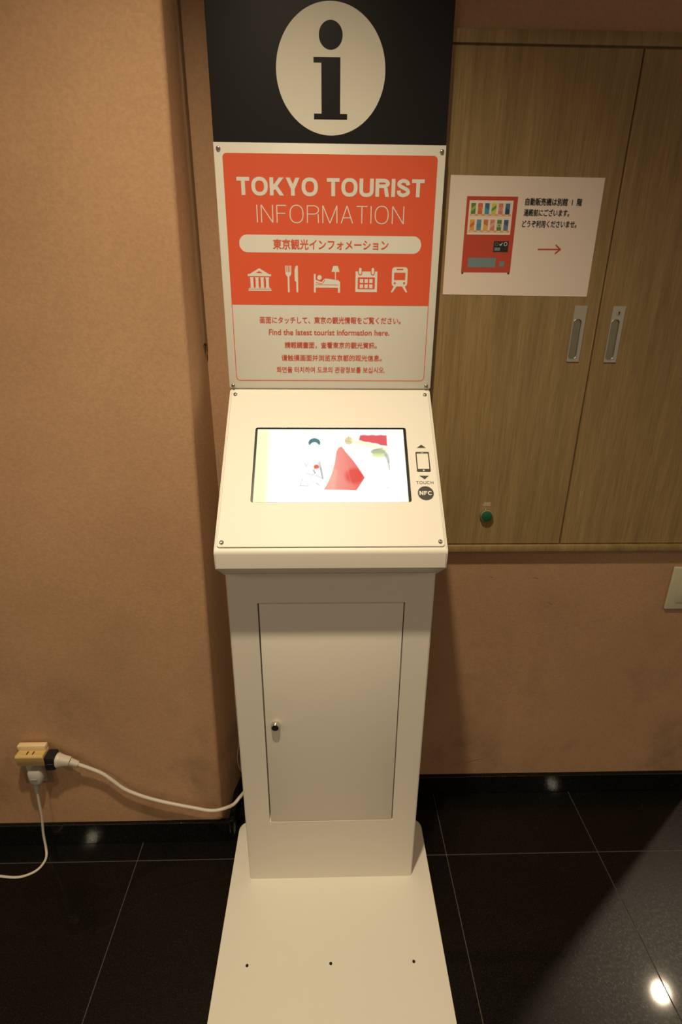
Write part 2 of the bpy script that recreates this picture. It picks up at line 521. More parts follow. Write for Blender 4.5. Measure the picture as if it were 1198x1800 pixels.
WFm = Frame((0, WR, 0), (1, 0, 0), (0, 0, 1), (0, -1, 0))
SCUFF = plain('scuff_brown', (0.20, 0.125, 0.08), 0.8)
for pts in ([(0.3950, 0.1100), (0.4150, 0.1125), (0.4370, 0.1190), (0.4620, 0.1270)], [(0.4050, 0.7262), (0.4170, 0.7230)], [(0.5170, 0.7225), (0.5330, 0.7190)], [(0.5650, 0.6500), (0.5790, 0.6430)]):
    f = Flat(WFm); n = len(pts)
    wds = [0.0004] + [0.0011] * (n - 2) + [0.0004] if n > 2 else [0.0004, 0.0012]
    for i in range(n - 1): f.add([(pts[i][0], pts[i][1] - wds[i]), (pts[i + 1][0], pts[i + 1][1] - wds[i + 1]), (pts[i + 1][0], pts[i + 1][1] + wds[i + 1]), (pts[i][0], pts[i][1] + wds[i])], SCUFF)
    f.build('scuff_mark', wr)

# ================================================================== WALL CABINET
CZ0, CZ1 = 0.8225, 1.7865
cab = empty('wall_cabinet', (0.56, WR, 0.805), 'oak veneered two-door cabinet set into the brown wall behind the kiosk', 'cabinet')
box('carcass', 0.115, 1.04, DOORY + 0.004, WR + 0.03, CZ0 - 0.006, CZ1 + 0.004, MAT['oak_dark'], cab)
box('sill_rail', 0.10, 1.055, DOORY - 0.007, WR + 0.01, 0.805, 0.8210, MAT['oak'], cab, 0.0012)
box('top_rail', 0.10, 1.055, DOORY - 0.002, WR + 0.01, 1.7895, 1.810, MAT['oak'], cab, 0.0012)
box('side_stile', 0.10, 0.117, DOORY, WR + 0.01, 0.8215, 1.789, MAT['oak'], cab, 0.001)
box('side_stile', 1.038, 1.055, DOORY, WR + 0.01, 0.8215, 1.789, MAT['oak'], cab, 0.001)
doors = []
for x0, x1 in ((0.119, 0.5625), (0.5655, 1.0365)):
    doors.append(box('door', x0, x1, DOORY, DOORY + 0.02, CZ0 + 0.001, CZ1, MAT['oak'], cab, 0.0008, 1))
DF = Frame((0, DOORY, 0), (1, 0, 0), (0, 0, 1), (0, -1, 0))


def plate_with_hole(name, frame, ho, hi, h0, h1, mat, parent, bev=0.0008):
    bm = bmesh.new(); n = len(ho)
    ho2 = [(sum(p[0] for p in ho) / n + (x - sum(p[0] for p in ho) / n) * (1 - bev / 0.2), sum(p[1] for p in ho) / n + (y - sum(p[1] for p in ho) / n) * (1 - bev / 0.18)) for x, y in ho]
    a = [bm.verts.new(frame.p(u, v, h0)) for u, v in ho]; b = [bm.verts.new(frame.p(u, v, h1 - bev)) for u, v in ho]
    b2 = [bm.verts.new(frame.p(u, v, h1)) for u, v in ho2]
    c = [bm.verts.new(frame.p(u, v, h1)) for u, v in hi]; d = [bm.verts.new(frame.p(u, v, h0)) for u, v in hi]
    for p, q in ((a, b), (b, b2), (b2, c), (c, d)):
        for k in range(n): bm.faces.new((p[k], p[(k + 1) % n], q[(k + 1) % n], q[k]))
    return fin(bm, name, mat, parent)


def pull(x, z0, z1, door, lock):
    cx, cz, w, h = x, (z0 + z1) / 2, 0.0265, z1 - z0
    outer = rrect(cx, cz, w, h, 0.0008, 2)
    pc = cz - 0.010; ph = h - 0.032
    inner = rrect(cx - 0.0028, pc, w - 0.0090, ph, 0.0080, 8)
    top = cz + h / 2
    outer = rrect(cx, cz, w, h, 0.0008, 8)
    plate_with_hole('pull_plate', DF, outer, inner, 0.0, 0.0022, MAT['alu'], door, 0.0002)   # a finger pocket is let into the plate
    Flat(DF).add(inner, MAT['alu_dark'], 1).build('finger_pocket', door, base=0.0002)  # pocket floor in a darker aluminium than the plate
    # raised rim round the pocket
    rim = tube_bm([DF.p(u, v, 0.0024) for u, v in inner] + [DF.p(*inner[0], 0.0024)], 0.0006, 6)
    fin(rim, 'pocket_rim', MAT['alu'], door, 60)
    if lock:
        disc_stack('keyhole', DF, cx + 0.0005, top - 0.0135, [(0.0042, 0.002), (0.0042, 0.0034), (0.0026, 0.0038), (0, 0.0038)], MAT['alu'], door, 18)
        Flat(DF).rect(cx - 0.0006, top - 0.0162, cx + 0.0016, top - 0.0108, MAT['hole'], 1).add(circle(cx + 0.0005, top - 0.012, 0.0017, 12), MAT['hole'], 1.2).build('key_slot', door, base=0.0039)


pull(0.5235, 1.2505, 1.3620, doors[0], False)
pull(0.6035, 1.2495, 1.3615, doors[1], True)

mg = empty('round_magnet', (0.3752, DOORY, 0.8987), 'small green round button with a pale rim low on the left cabinet door', 'magnet')
disc_stack('rim', DF, 0.3752, 0.8995, [(0.0145, 0), (0.0155, 0.004), (0.0150, 0.0095), (0.0125, 0.0105), (0.012, 0.009), (0, 0.009)], MAT['brass'], mg, 32)
disc_stack('face', DF, 0.3752, 0.8995, [(0.0122, 0.0092), (0.0120, 0.0112), (0.009, 0.0122), (0, 0.0124)], MAT['green'], mg, 32)
disc_stack('clip', DF, 0.3725, 0.9135, [(0.0028, 0.0), (0.0028, 0.006), (0.0015, 0.008), (0, 0.008)], MAT['chrome'], mg, 14)
tp = prism_bm([(0.3655, 0.9215), (0.3840, 0.9210), (0.3838, 0.9300), (0.3690, 0.9305)], 'y', DOORY, DOORY - 0.0004)
tag(fin(tp, 'tape_piece', MAT['tape']), 'torn scrap of yellowed tape on the cabinet door above the green button', 'tape')

# ------------------------------------------------------------------ notice on the left door
nf = Frame((0, DOORY - 0.0002, 0), (1, 0, 0), (0, 0, 1), (0, -1, 0))
note = empty('paper_notice', (0.383, DOORY, 1.38), 'white paper notice with a printed vending machine, taped to the cabinet door', 'notice')
sheet = [(0.2352, 1.5900), (0.5306, 1.5888), (0.5318, 1.3790), (0.2356, 1.3812)]
fin(prism_bm([(x, z) for x, z in sheet], 'y', DOORY - 0.0002, DOORY - 0.0006), 'sheet', MAT['paper'], note)
NB = 0.0005
F = Flat(nf)
F.rect(0.2693, 1.4225, 0.3678, 1.5555, MAT['vred'], 1)
F.rect(0.2748, 1.4900, 0.3597, 1.5488, MAT['paper'], 2)
F.rect(0.2703, 1.4195, 0.2738, 1.4228, MAT['text'], 1).rect(0.3630, 1.4195, 0.3668, 1.4228, MAT['text'], 1)
F.rect(0.3296, 1.4595, 0.3590, 1.4790, MAT['text'], 2)
F.rect(0.2815, 1.4320, 0.3368, 1.4488, MAT['vblue'], 2)
F.rect(0.3445, 1.4335, 0.3545, 1.4425, MAT['vblue'], 2)
F.rect(0.3318, 1.4622, 0.3430, 1.4675, MAT['vblue'], 3)
F.stroke([(0.3412, 1.4735), (0.3432, 1.4715), (0.3468, 1.4762)], 0.0013, MAT['pwhite'], 3)
F.stroke(circle(0.3530, 1.4740, 0.0030, 14), 0.0009, MAT['pwhite'], 3, True)
F.stroke(circle(0.3355, 1.4735, 0.0028, 12), 0.0006, MAT['vblue'], 3, True)
F.build('vending_machine_print', note, base=NB)
CAN = [[(.10, .22, .06), (.62, .13, .06), (.03, .14, .28), (.60, .55, .08), (.62, .20, .16), (.06, .16, .24)],
       [(.75, .36, .05), (.10, .28, .38), (.55, .17, .05), (.62, .22, .16), (.10, .22, .07), (.05, .10, .22)]]
CAN2 = [[(.30, .45, .06), (.72, .30, .10), (.05, .30, .42), (.10, .30, .05), (.72, .42, .34), (.02, .06, .14)],
        [(.60, .14, .05), (.06, .20, .34), (.72, .42, .10), (.72, .42, .30), (.60, .62, .45), (.12, .18, .34)]]
for r in range(2):
    zb = (1.5255, 1.4975)[r]
    shelf = Flat(nf).rect(0.2775, zb - 0.0032, 0.3575, zb - 0.0002, MAT['vshelf'], 3)
    for k in range(6):
        shelf.rect(0.2800 + k * 0.0131, zb - 0.0028, 0.2870 + k * 0.0131, zb - 0.0010, MAT['paper'], 4)
    shelf.build('shelf_print', note, base=NB)
    for k in range(6):
        x = 0.2788 + k * 0.0133
        ma = plain('can_a', CAN[r][k], 0.7); mb = plain('can_b', CAN2[r][k], 0.7)
        f = Flat(nf).rect(x, zb, x + 0.0088, zb + 0.0185, ma, 3)
        if k % 3 == 0: f.add([(x, zb + .004), (x + .0088, zb + .010), (x + .0088, zb + .0155), (x, zb + .0095)], mb, 4)
        elif k % 3 == 1: f.rect(x + .0008, zb + .006, x + .008, zb + .0115, mb, 4).add(circle(x + .0044, zb + .0088, .0022, 10), ma, 5)
        else: f.add([(x, zb), (x + .0088, zb), (x + .0088, zb + .007), (x, zb + .012)], mb, 4)
        f.build('drink_print', note, base=NB)
lettering('notice_lettering', '自動販売機は別館  1  階', nf, 0.3829, 0.4925, 1.5475, MAT['text'], note, 0.034, NB + .0002, height=0.0125)
lettering('notice_lettering', '湯殿前にございます。', nf, 0.3822, 0.4710, 1.5290, MAT['text'], note, 0.034, NB + .0002, height=0.0120)
lettering('notice_lettering', 'どうぞ利用くださいませ。', nf, 0.3815, 0.4885, 1.5097, MAT['text'], note, 0.034, NB + .0002, height=0.0120)
Flat(nf).stroke([(0.4185, 1.4652), (0.4622, 1.4655)], 0.0024, MAT['vred'], 3).stroke([(0.4530, 1.4735), (0.4632, 1.4656), (0.4535, 1.4578)], 0.0024, MAT['vred'], 3.5).build('arrow_print', note, base=NB)

# ------------------------------------------------------------------ wall switch at the right edge
sw = empty('light_switch', (0.905, WR, 0.69), 'pale switch plate on the brown wall below the cabinet, cut by the frame', 'switch')
box('cover_plate', 0.872, 0.942, WR - 0.008, WR, 0.6305, 0.7525, MAT['switch'], sw, 0.003, 3)
box('rocker', 0.895, 0.919, WR - 0.0105, WR - 0.007, 0.652, 0.731, MAT['switch'], sw, 0.0012)

# ================================================================== THE KIOSK
XC = 0.0078
kiosk = empty('information_kiosk', (XC, 0.92, 0), 'white floor-standing touch-screen kiosk with a black and orange signboard', 'kiosk')
# --- base plate with three bolt holes
out = rrect(XC, (0.56 + 1.083) / 2, 0.505, 1.083 - 0.56, 0.028, 8)
bp = fin(prism_bm(out, 'z', 0.0, 0.006), 'base_plate', MAT['white'], kiosk)
bv = bp.modifiers.new('bevel', 'BEVEL'); bv.width = 0.0008; bv.segments = 2; bv.limit_method = 'ANGLE'
PF = Frame((0, 0, 0.006), (1, 0, 0), (0, 1, 0), (0, 0, 1))
for x in (-0.1782, 0.0057, 0.1896):
    disc_stack('bolt_hole', PF, x, 0.7322, [(0.0034, 0.0), (0.0034, 0.00015), (0, 0.00015)], MAT['hole'], bp, 18, None)
# --- column: folded sheet with a real opening for the service door
CX0, CX1, CY0, CY1, CZT = XC - 0.2045, XC + 0.2045, 0.922, 1.073, 0.874
OX0, OX1, OZ0, OZ1 = XC - 0.1465, XC + 0.1475, 0.2050, 0.8085
bm = bmesh.new()
def ring4(x0, x1, z0, z1, y): return [bm.verts.new(c) for c in ((x0, y, z0), (x1, y, z0), (x1, y, z1), (x0, y, z1))]
fo = ring4(CX0, CX1, 0.006, CZT, CY0); fi = ring4(OX0, OX1, OZ0, OZ1, CY0)
fd = ring4(OX0, OX1, OZ0, OZ1, CY0 + 0.022); bk = ring4(CX0, CX1, 0.006, CZT, CY1)
for a, b in ((fo, fi), (fi, fd), (bk, fo)):
    for k in range(4): bm.faces.new((a[k], a[(k + 1) % 4], b[(k + 1) % 4], b[k]))
bm.faces.new(fd); bm.faces.new(bk)
vert = [e for e in bm.edges if abs(e.verts[0].co.z - e.verts[1].co.z) > 0.8 and abs(e.verts[0].co.y - CY0) < 1e-5]
bmesh.ops.bevel(bm, geom=vert, offset=0.0025, segments=3, affect='EDGES')
fin(bm, 'column', MAT['white'], kiosk, 40)
door = box('service_door', OX0 + 0.0028, OX1 - 0.0022, CY0 + 0.0004, CY0 + 0.016, OZ0 + 0.0012, OZ1 - 0.0020, MAT['white'], kiosk, 0.0012, 2)
KF = Frame((0, CY0 + 0.0004, 0), (1, 0, 0), (0, 0, 1), (0, -1, 0))
disc_stack('door_lock', KF, -0.1140, 0.5025, [(0.0098, -0.001), (0.0098, 0.004), (0.0090, 0.0105), (0.0078, 0.012), (0.0070, 0.0112)], MAT['chrome'], door, 28)
disc_stack('lock_face', KF, -0.1140, 0.5025, [(0.0074, 0.0108), (0.0070, 0.0124), (0, 0.0126)], MAT['blackp'], door, 24)

# --- sloping head
A = Vector((0.868, 0.952)); B = Vector((1.14, 1.194)); Vd = (B - A).normalized(); SL = (B - A).length
HW = 0.2100
prof = []
# rounded nose between the slope and the short vertical front
nose_y = 0.8640; rr = 0.011
slope_ang = atan2(Vd.y, Vd.x)
turn = pi / 2 - slope_ang
tl = rr * math.tan((pi / 2 - slope_ang) / 2)
corner = A + Vd * ((nose_y - A.x) / Vd.x)
t1 = corner + Vd * tl; t0 = corner - Vector((0, tl))
cen = Vector((t0.x + rr, t0.y))
for k in range(9):
    a = pi - turn * k / 8
    prof.append((cen.x + rr * cos(a), cen.y + rr * sin(a)))
prof += [tuple(B), (1.163, 1.194), (1.163, 0.829), (0.988, 0.829), (nose_y, 0.9160)]
prof = prof[::-1]
bm = prism_bm(prof, 'x', XC - HW, XC + HW)
side = [e for e in bm.edges if abs(e.verts[0].co.x - e.verts[1].co.x) < 1e-6 and max(v.co.z for v in e.verts) > 0.9161 or
        (abs(e.verts[0].co.x - e.verts[1].co.x) < 1e-6 and abs(e.verts[0].co.z - e.verts[1].co.z) < 1e-6)]
bmesh.ops.bevel(bm, geom=side, offset=0.0028, segments=3, affect='EDGES')
fin(bm, 'head_housing', MAT['white'], kiosk, 35)
# slope frame: u right from centre, v up the slope
SF = Frame((XC, A.x, A.y), (1, 0, 0), (0, Vd.x, Vd.y), (0, -Vd.y, Vd.x))
ho = rrect(0, (0.0035 + 0.3565) / 2, 0.4100, 0.3530, 0.005, 6)
hi = rrect(0.0005, (0.0935 + 0.2640) / 2, 0.3020, 0.1705, 0.005, 6)
cover = plate_with_hole('screen_cover', SF, ho, hi, 0.0, 0.0030, MAT['overlay'], kiosk)
# thin darker beige bead painting the shadow line of the groove round the cover
tube = tube_bm([SF.p(u, v, 0.0002) for u, v in ho + [ho[0]]], 0.0007, 6)
fin(tube, 'groove_shade_line', plain('groove_shade_beige', (0.66, 0.61, 0.50), 0.6), cover, 60)


def screw(frame, u, v, h, parent):
    s = disc_stack('screw', frame, u, v, [(0.0040, h), (0.0040, h + 0.0012), (0.0030, h + 0.0026), (0.0018, h + 0.0029), (0.0016, h + 0.0012), (0, h + 0.0010)], MAT['steel'], parent, 20, 50)
    return s
for u, v in ((-0.1970, 0.3475), (0.1974, 0.3475), (-0.1967, 0.0125), (0.1970, 0.0125)): screw(SF, u, v, 0.003, cover)
# bezel and glowing display
inner = Flat(SF).rect(-0.1520, 0.0920, 0.1530, 0.2655, MAT['blackp'], 0)
inner.build('screen_bezel', kiosk, base=0.0004)
bm = bmesh.new()
loop0 = [bm.verts.new(SF.p(u, v, 0.0002)) for u, v in hi]; loop1 = [bm.verts.new(SF.p(u * .9995 , v, 0.0030)) for u, v in rrect(0.0005, (0.0935 + 0.2640) / 2, 0.3014, 0.1699, 0.005, 6)]
for k in range(len(hi)): bm.faces.new((loop0[k], loop0[(k + 1) % len(hi)], loop1[(k + 1) % len(hi)], loop1[k]))
fin(bm, 'bezel_wall', MAT['blackp'], kiosk)

# display picture as colours per vertex: a woman in a pale kimono and a red paper parasol, washed out by the bright screen
SX0, SX1, SV0, SV1 = -0.1462, 0.1462, 0.0942, 0.2612
NX, NY = 300, 170
def poly_sd(px, py, poly):
    inside = False; dmin = 1e9; n = len(poly); j = n - 1
    for i in range(n):
        xi, yi = poly[i]; xj, yj = poly[j]
        if (yi > py) != (yj > py) and px < (xj - xi) * (py - yi) / (yj - yi) + xi: inside = not inside
        dx, dy = xj - xi, yj - yi
        t = max(0, min(1, ((px - xi) * dx + (py - yi) * dy) / (dx * dx + dy * dy)))
        dmin = min(dmin, hypot(px - xi - t * dx, py - yi - t * dy)); j = i
    return -dmin if inside else dmin
def sm(d, w): return max(0.0, min(1.0, 0.5 - d / w / 0.55))
def ell(x, y, cx, cy, rx, ry, w=0.25): return sm(hypot((x - cx) / rx, (y - cy) / ry) - 1, w)
def seg(x, y, x0, y0, x1, y1, r, w):
    dx, dy = x1 - x0, y1 - y0; t = max(0, min(1, ((x - x0) * dx + (y - y0) * dy) / (dx * dx + dy * dy)))
    return sm(hypot(x - x0 - t * dx, y - y0 - t * dy) - r, w)
UMB = [(553, 196), (575, 190), (602, 228), (640, 272), (668, 310), (722, 396), (666, 476), (454, 472), (478, 432), (506, 372), (526, 300), (538, 224)]
TOPR = [(700, 110), (884, 110), (884, 188), (845, 180), (796, 166), (740, 158), (690, 146)]
def screen_col(x, y):
    """x 0..1000, y 0..553-ish picture pixels (origin left top of the display)"""
    c = [1.25, 1.25, 1.18]
    def mix(col, k):
        if k > 0:
            for i in range(3): c[i] += (col[i] - c[i]) * k
    mix((1.00, 1.04, 0.56), 0.9 * sm(x - 90, 90))
    mix((1.08, 1.06, 0.82), 0.6 * sm(960 - x, 60))
    mix((1.10, 1.08, 0.86), 0.5 * sm(y - 88, 20))
    if 100 < y < 482:
        # kimono figure, mostly burnt out: dark hair, pale face, a red obi knot and grey folds of cloth
        G = lambda x0, y0, x1, y1, r_, k, c=(.42, .46, .43): mix(c, k * seg(x, y, x0, y0, x1, y1, r_, r_ * 2.4 + 3))
        mix((1.0, 1.01, 1.0), .8 * ell(x, y, 385, 330, 62, 150, .3))
        hair = ell(x, y, 389, 164, 40, 32, .12) * (1 - ell(x, y, 389, 192, 31, 32, .15)) * sm(y - 178, 6)
        mix((.10, .24, .25), min(1, 1.1 * hair))
        mix((1.20, 1.06, .95), .5 * ell(x, y, 389, 196, 24, 26, .3))
        G(325, 298, 336, 322, 2.5, .6); G(336, 322, 352, 294, 1.5, .6)
        G(360, 316, 392, 330, 1.5, .35); G(372, 286, 386, 318, 1.2, .3)
        G(424, 296, 446, 402, 5, .65); G(414, 300, 434, 350, 3, .5); G(432, 330, 448, 402, 4, .55, (.22, .25, .22))
        G(338, 366, 380, 380, 2.5, .5); G(378, 380, 402, 362, 2.5, .5); G(402, 382, 446, 402, 2.5, .6); G(360, 388, 376, 398, 2, .4)
        mix((.86, .16, .12), ell(x, y, 404, 326, 17, 15, .4)); G(388, 340, 384, 352, 3, .7, (.85, .25, .18))
        mix((.16, .18, .17), .8 * seg(x, y, 388, 352, 396, 366, 3, 5)); mix((1.15, 1.12, 1.08), ell(x, y, 408, 356, 9, 20, .3))
        G(300, 446, 310, 410, 4, .55); G(310, 410, 326, 404, 3, .5); G(302, 447, 352, 449, 2.5, .65, (.30, .30, .36)); G(322, 418, 352, 440, 2, .5)
        G(405, 432, 424, 444, 3, .6, (.38, .34, .28)); G(352, 410, 396, 428, 1.5, .3); G(424, 425, 434, 410, 2, .4)
        # parasol
        d = poly_sd(x, y, UMB)
        if d < 12:
            k = sm(d, 7); t = max(0, min(1, (x - 500) / 200))
            base = (.98 - .10 * t, .42 - .24 * t, .34 - .19 * t)
            mix(base, k)
            mix((.80, .07, .05), k * .75 * ell(x, y, 655, 385, 60, 50, .9))
            mix((1.1, .55, .42), k * .5 * seg(x, y, 520, 360, 500, 470, 22, 40))
            mix((.55, .16, .10), k * .5 * seg(x, y, 640, 398, 716, 398, 2, 6))
            mix((1.05, .30, .24), k * .5 * seg(x, y, 575, 215, 640, 460, 3, 14))
        d = poly_sd(x, y, TOPR)
        mix((.80, .13, .14), sm(d + 1.5 * sin(x * .11), 10))
        mix((.78, .62, .30), .85 * ell(x, y, 622, 150, 28, 28, .5)); mix((.55, .42, .22), .6 * seg(x, y, 622, 112, 622, 140, 3, 8))
        mix((.42, .36, .16), .4 * seg(x, y, 600, 150, 645, 160, 4, 10))
        mix((1.05, 1.0, .45), .7 * seg(x, y, 650, 150, 880, 210, 12, 24)); mix((1.0, .9, .4), .5 * ell(x, y, 685, 205, 14, 10, .6))
        mix((.42, .44, .24), .85 * ell(x, y, 820, 225, 52, 20, .6)); mix((.75, .82, .30), .8 * ell(x, y, 830, 248, 60, 14, .7))
        mix((.26, .30, .22), .6 * seg(x, y, 790, 215, 850, 200, 4, 12)); mix((.42, .50, .40), .8 * seg(x, y, 870, 240, 890, 290, 12, 20))
        mix((.36, .42, .38), .7 * seg(x, y, 884, 290, 890, 345, 6, 12)); mix((.6, .7, .4), .5 * ell(x, y, 870, 462, 14, 8, .7))
    if x > 892 and 100 < y < 482: mix((1.12, 1.14, 1.02), 0.9)
    return c
sb = bmesh.new()
grid = [[sb.verts.new(SF.p(SX0 + (SX1 - SX0) * i / NX, SV1 - (SV1 - SV0) * j / NY, 0.0008)) for i in range(NX + 1)] for j in range(NY + 1)]
for j in range(NY):
    for i in range(NX): sb.faces.new((grid[j + 1][i], grid[j + 1][i + 1], grid[j][i + 1], grid[j][i]))
me = bpy.data.meshes.new('screen'); sb.to_mesh(me); sb.free()
ca = me.color_attributes.new('picture', 'FLOAT_COLOR', 'POINT')
buf = []
for j in range(NY + 1):
    for i in range(NX + 1): buf += screen_col(1000 * i / NX, 70 + 483 * j / NY) + [1.0]
ca.data.foreach_set('color', buf)
m = bpy.data.materials.new('lit_display'); m.use_nodes = True; t = m.node_tree; t.nodes.clear()
at = t.nodes.new('ShaderNodeAttribute'); at.attribute_name = 'picture'; em = t.nodes.new('ShaderNodeEmission'); em.inputs[1].default_value = 1.0
ou = t.nodes.new('ShaderNodeOutputMaterial'); t.links.new(at.outputs['Color'], em.inputs[0]); t.links.new(em.outputs[0], ou.inputs[0])
me.materials.append(m); link_mesh('screen', me, kiosk)

# printed marks beside the screen (the square code above them is left out)
HB = 0.0032
K = MAT['ink']
Flat(SF).add([(0.1700, 0.2150), (0.1884, 0.2150), (0.1796, 0.2228)], K).build('arrow_mark', cover, base=HB)
Flat(SF).add([(0.1700, 0.1510), (0.1799, 0.1430), (0.1886, 0.1510)], K).build('arrow_mark', cover, base=HB)
po = rrect(0.17985, 0.1827, 0.0268, 0.0462, 0.0022, 5); pi_ = rrect(0.17985, 0.1842, 0.0222, 0.0352, 0.0005, 5)
Flat(SF).ring(po, pi_, K).rect(0.1773, 0.2028, 0.1823, 0.2038, MAT['overlay'], 2).add(circle(0.1798, 0.1632, 0.0017, 14), MAT['overlay'], 2).build('phone_mark', cover, base=HB)
caps('touch_lettering', 'TOUCH', SF, 0.1630, 0.1960, 0.1325, 0.1388, 0.13, 0.14, K, cover, HB)
Flat(SF).add(circle(0.1793, 0.1126, 0.0152, 36), K).build('round_mark', cover, base=HB)
caps('round_mark_lettering', 'NFC', SF, 0.1672, 0.1915, 0.1085, 0.1170, 0.19, 0.12, MAT['overlay'], cover, HB + .0003)

# --- signboard
box('signboard', XC - 0.2095, XC + 0.2095, 1.1400, 1.1630, 1.1945, 2.06, MAT['white'], kiosk, 0.0015, 2)
hdr = box('header_panel', XC - 0.2092, XC + 0.2092, 1.1378, 1.1405, 1.6312, 2.058, MAT['black'], kiosk, 0.0004, 1)
GF = Frame((XC, 1.1378, 0), (1, 0, 0), (0, 0, 1), (0, -1, 0))
ZC = 1.7372
Flat(GF).add(circle(0.0008, ZC, 0.0943, 96), MAT['symbol'], 1).build('symbol_disc', hdr, base=0.0002)
Flat(GF).add(circle(0.0006, 1.7863, 0.0202, 48), MAT['black'], 2).rect(-0.0156, 1.6667, 0.0172, 1.7560, MAT['black'], 2.2) \
    .rect(-0.0290, 1.7482, 0.0100, 1.7560, MAT['black'], 2).rect(-0.0290, 1.6667, 0.0297, 1.6752, MAT['black'], 2).build('letter_i', hdr, base=0.0003)
pp = box('poster_panel', XC - 0.2100, XC + 0.2100, 1.1365, 1.1405, 1.1975, 1.6305, MAT['pwhite'], kiosk, 0.0008, 2)
PFm = Frame((XC, 1.1365, 0), (1, 0, 0), (0, 0, 1), (0, -1, 0))
O, Wt, Rd = MAT['orange'], MAT['pwhite'], MAT['red']
PB = 0.0002
F = Flat(PFm).add(rrect(0.0005, (1.3592 + 1.6140) / 2, 0.3905, 1.6140 - 1.3592, 0.0075, 8, (0, 0, 1, 1)), O, 1)
F.build('orange_field', pp, base=PB)
zz0, zz1 = 1.2120, 1.3592
o_ = rrect(0.0005, (zz0 + zz1) / 2, 0.3905, zz1 - zz0, 0.0085, 8, (1, 1, 0, 0)); i_ = rrect(0.0005, (zz0 + .0014 + zz1) / 2, 0.3879, zz1 - zz0 - .0014, 0.0072, 8, (1, 1, 0, 0))
Flat(PFm).ring(o_, i_, O, 1).build('outline', pp, base=PB)
caps('title_lettering', 'TOKYO TOURIST', PFm, -0.1718, 0.1740, 1.5478, 1.5768, 0.208, 0.10, Wt, pp, PB + .0003)
caps('subtitle_lettering', 'INFORMATION', PFm, -0.1378, 0.1385, 1.5033, 1.5325, 0.055, 0.19, Wt, pp, PB + .0003)
Flat(PFm).add(rrect(0.0004, 1.4677, 0.3470, 0.0302, 0.0150, 12), Wt, 2).build('caption_band', pp, base=PB)
lettering('caption_lettering', '東京観光インフォメーション', PFm, -0.1090, 0.1108, 1.4672, O, pp, 0.020, PB + .0007, height=0.0172)

# pictograms
F = Flat(PFm); L = 3                                                   # museum
x, z, w = -0.1377, 1.3845, 0.0450
F.rect(x - w / 2, z, x + w / 2, z + .0022, Wt, L); F.rect(x - w / 2 + .001, z + .0030, x + w / 2 - .001, z + .0048, Wt, L)
for k in range(4):
    cx = x - .0150 + k * .0100
    F.rect(cx - .0028, z + .0052, cx + .0028, z + .0235, Wt, L + .1); F.rect(cx - .0036, z + .0225, cx + .0036, z + .0245, Wt, L); F.rect(cx - .0036, z + .0052, cx + .0036, z + .0070, Wt, L)
F.rect(x - w / 2, z + .0262, x + w / 2, z + .0300, Wt, L); F.add([(x - w / 2 + .003, z + .0298), (x + w / 2 - .003, z + .0298), (x, z + .0405)], Wt, L + .2)
F.add([(x - .0068, z + .0318), (x + .0068, z + .0318), (x, z + .0357)], O, L + 1); F.build('museum_pictogram', pp, base=PB)
F = Flat(PFm)                                                          # fork and knife
x = -0.0815; z = 1.3825
F.rect(x - .0017, z, x + .0017, z + .030, Wt, L)
F.add([(x - .0056, z + .0475), (x - .0056, z + .033), (x - .0030, z + .0285), (x + .0030, z + .0285), (x + .0056, z + .033), (x + .0056, z + .0475)], Wt, L + .2)
for k in (-1, 0, 1): F.rect(x + k * .0029 - .0007, z + .036, x + k * .0029 + .0007, z + .049, O, L + 1)
x = -0.0658
F.add([(x + .0028, z), (x + .0028, z + .0470), (x + .0008, z + .0480), (x - .0022, z + .0455), (x - .0036, z + .040), (x - .0036, z + .021), (x - .0008, z + .0185), (x - .0008, z)], Wt, L)
F.build('cutlery_pictogram', pp, base=PB)
F = Flat(PFm); x = -0.0322; z = 1.3822                                   # bed and lamp
F.rect(x, z, x + .0035, z + .0335, Wt, L); F.rect(x + .0470, z, x + .0510, z + .0190, Wt, L); F.rect(x, z + .0090, x + .0510, z + .0135, Wt, L)
F.add([(x + .0035, z + .0145), (x + .0505, z + .0145), (x + .0505, z + .0200), (x + .0480, z + .0225), (x + .0250, z + .0255), (x + .0205, z + .0250), (x + .0150, z + .0190), (x + .0035, z + .0230)], Wt, L)
F.stroke([(x + .0175, z + .0170), (x + .0215, z + .0235)], .0012, O, L + 1)
F.stroke([(x + .0040, z + .0185), (x + .0115, z + .0165), (x + .0165, z + .0168)], .0012, O, L + 1)
F.add(circle(x + .0108, z + .0272, .0044, 18), Wt, L + .3); F.rect(x + .0412, z + .0240, x + .0430, z + .0400, Wt, L)
F.add([(x + .0342, z + .0375), (x + .0500, z + .0375), (x + .0465, z + .0480), (x + .0377, z + .0480)], Wt, L + .3); F.build('bed_pictogram', pp, base=PB)
F = Flat(PFm); x, z = 0.0490, 1.3840                                    # calendar
F.rect(x, z, x + .0425, z + .0370, Wt, L); F.rect(x + .0045, z + .0050, x + .0380, z + .0265, O, L + 1)
for r in range(2):
    for k in range(3): F.rect(x + .0085 + k * .0092, z + .0070 + r * .0096, x + .0150 + k * .0092, z + .0138 + r * .0096, Wt, L + 2)
for cx in (x + .0090, x + .0335):
    F.add(rrect(cx, z + .0375, .0082, .0150, .0040, 6), O, L + 1); F.add(rrect(cx, z + .0375, .0050, .0118, .0025, 6), Wt, L + 2)
F.build('calendar_pictogram', pp, base=PB)
F = Flat(PFm); x, z = 0.1353, 1.3838                                    # train
F.add([(x - .0165, z), (x - .0130, z), (x - .0040, z + .0125), (x - .0100, z + .0125)], Wt, L).add([(x + .0165, z), (x + .0130, z), (x + .0040, z + .0125), (x + .0100, z + .0125)], Wt, L)
F.add(rrect(x, z + .0280, .0305, .0345, .0055, 8), Wt, L + .4); F.rect(x - .0110, z + .0222, x + .0110, z + .0355, O, L + 1)
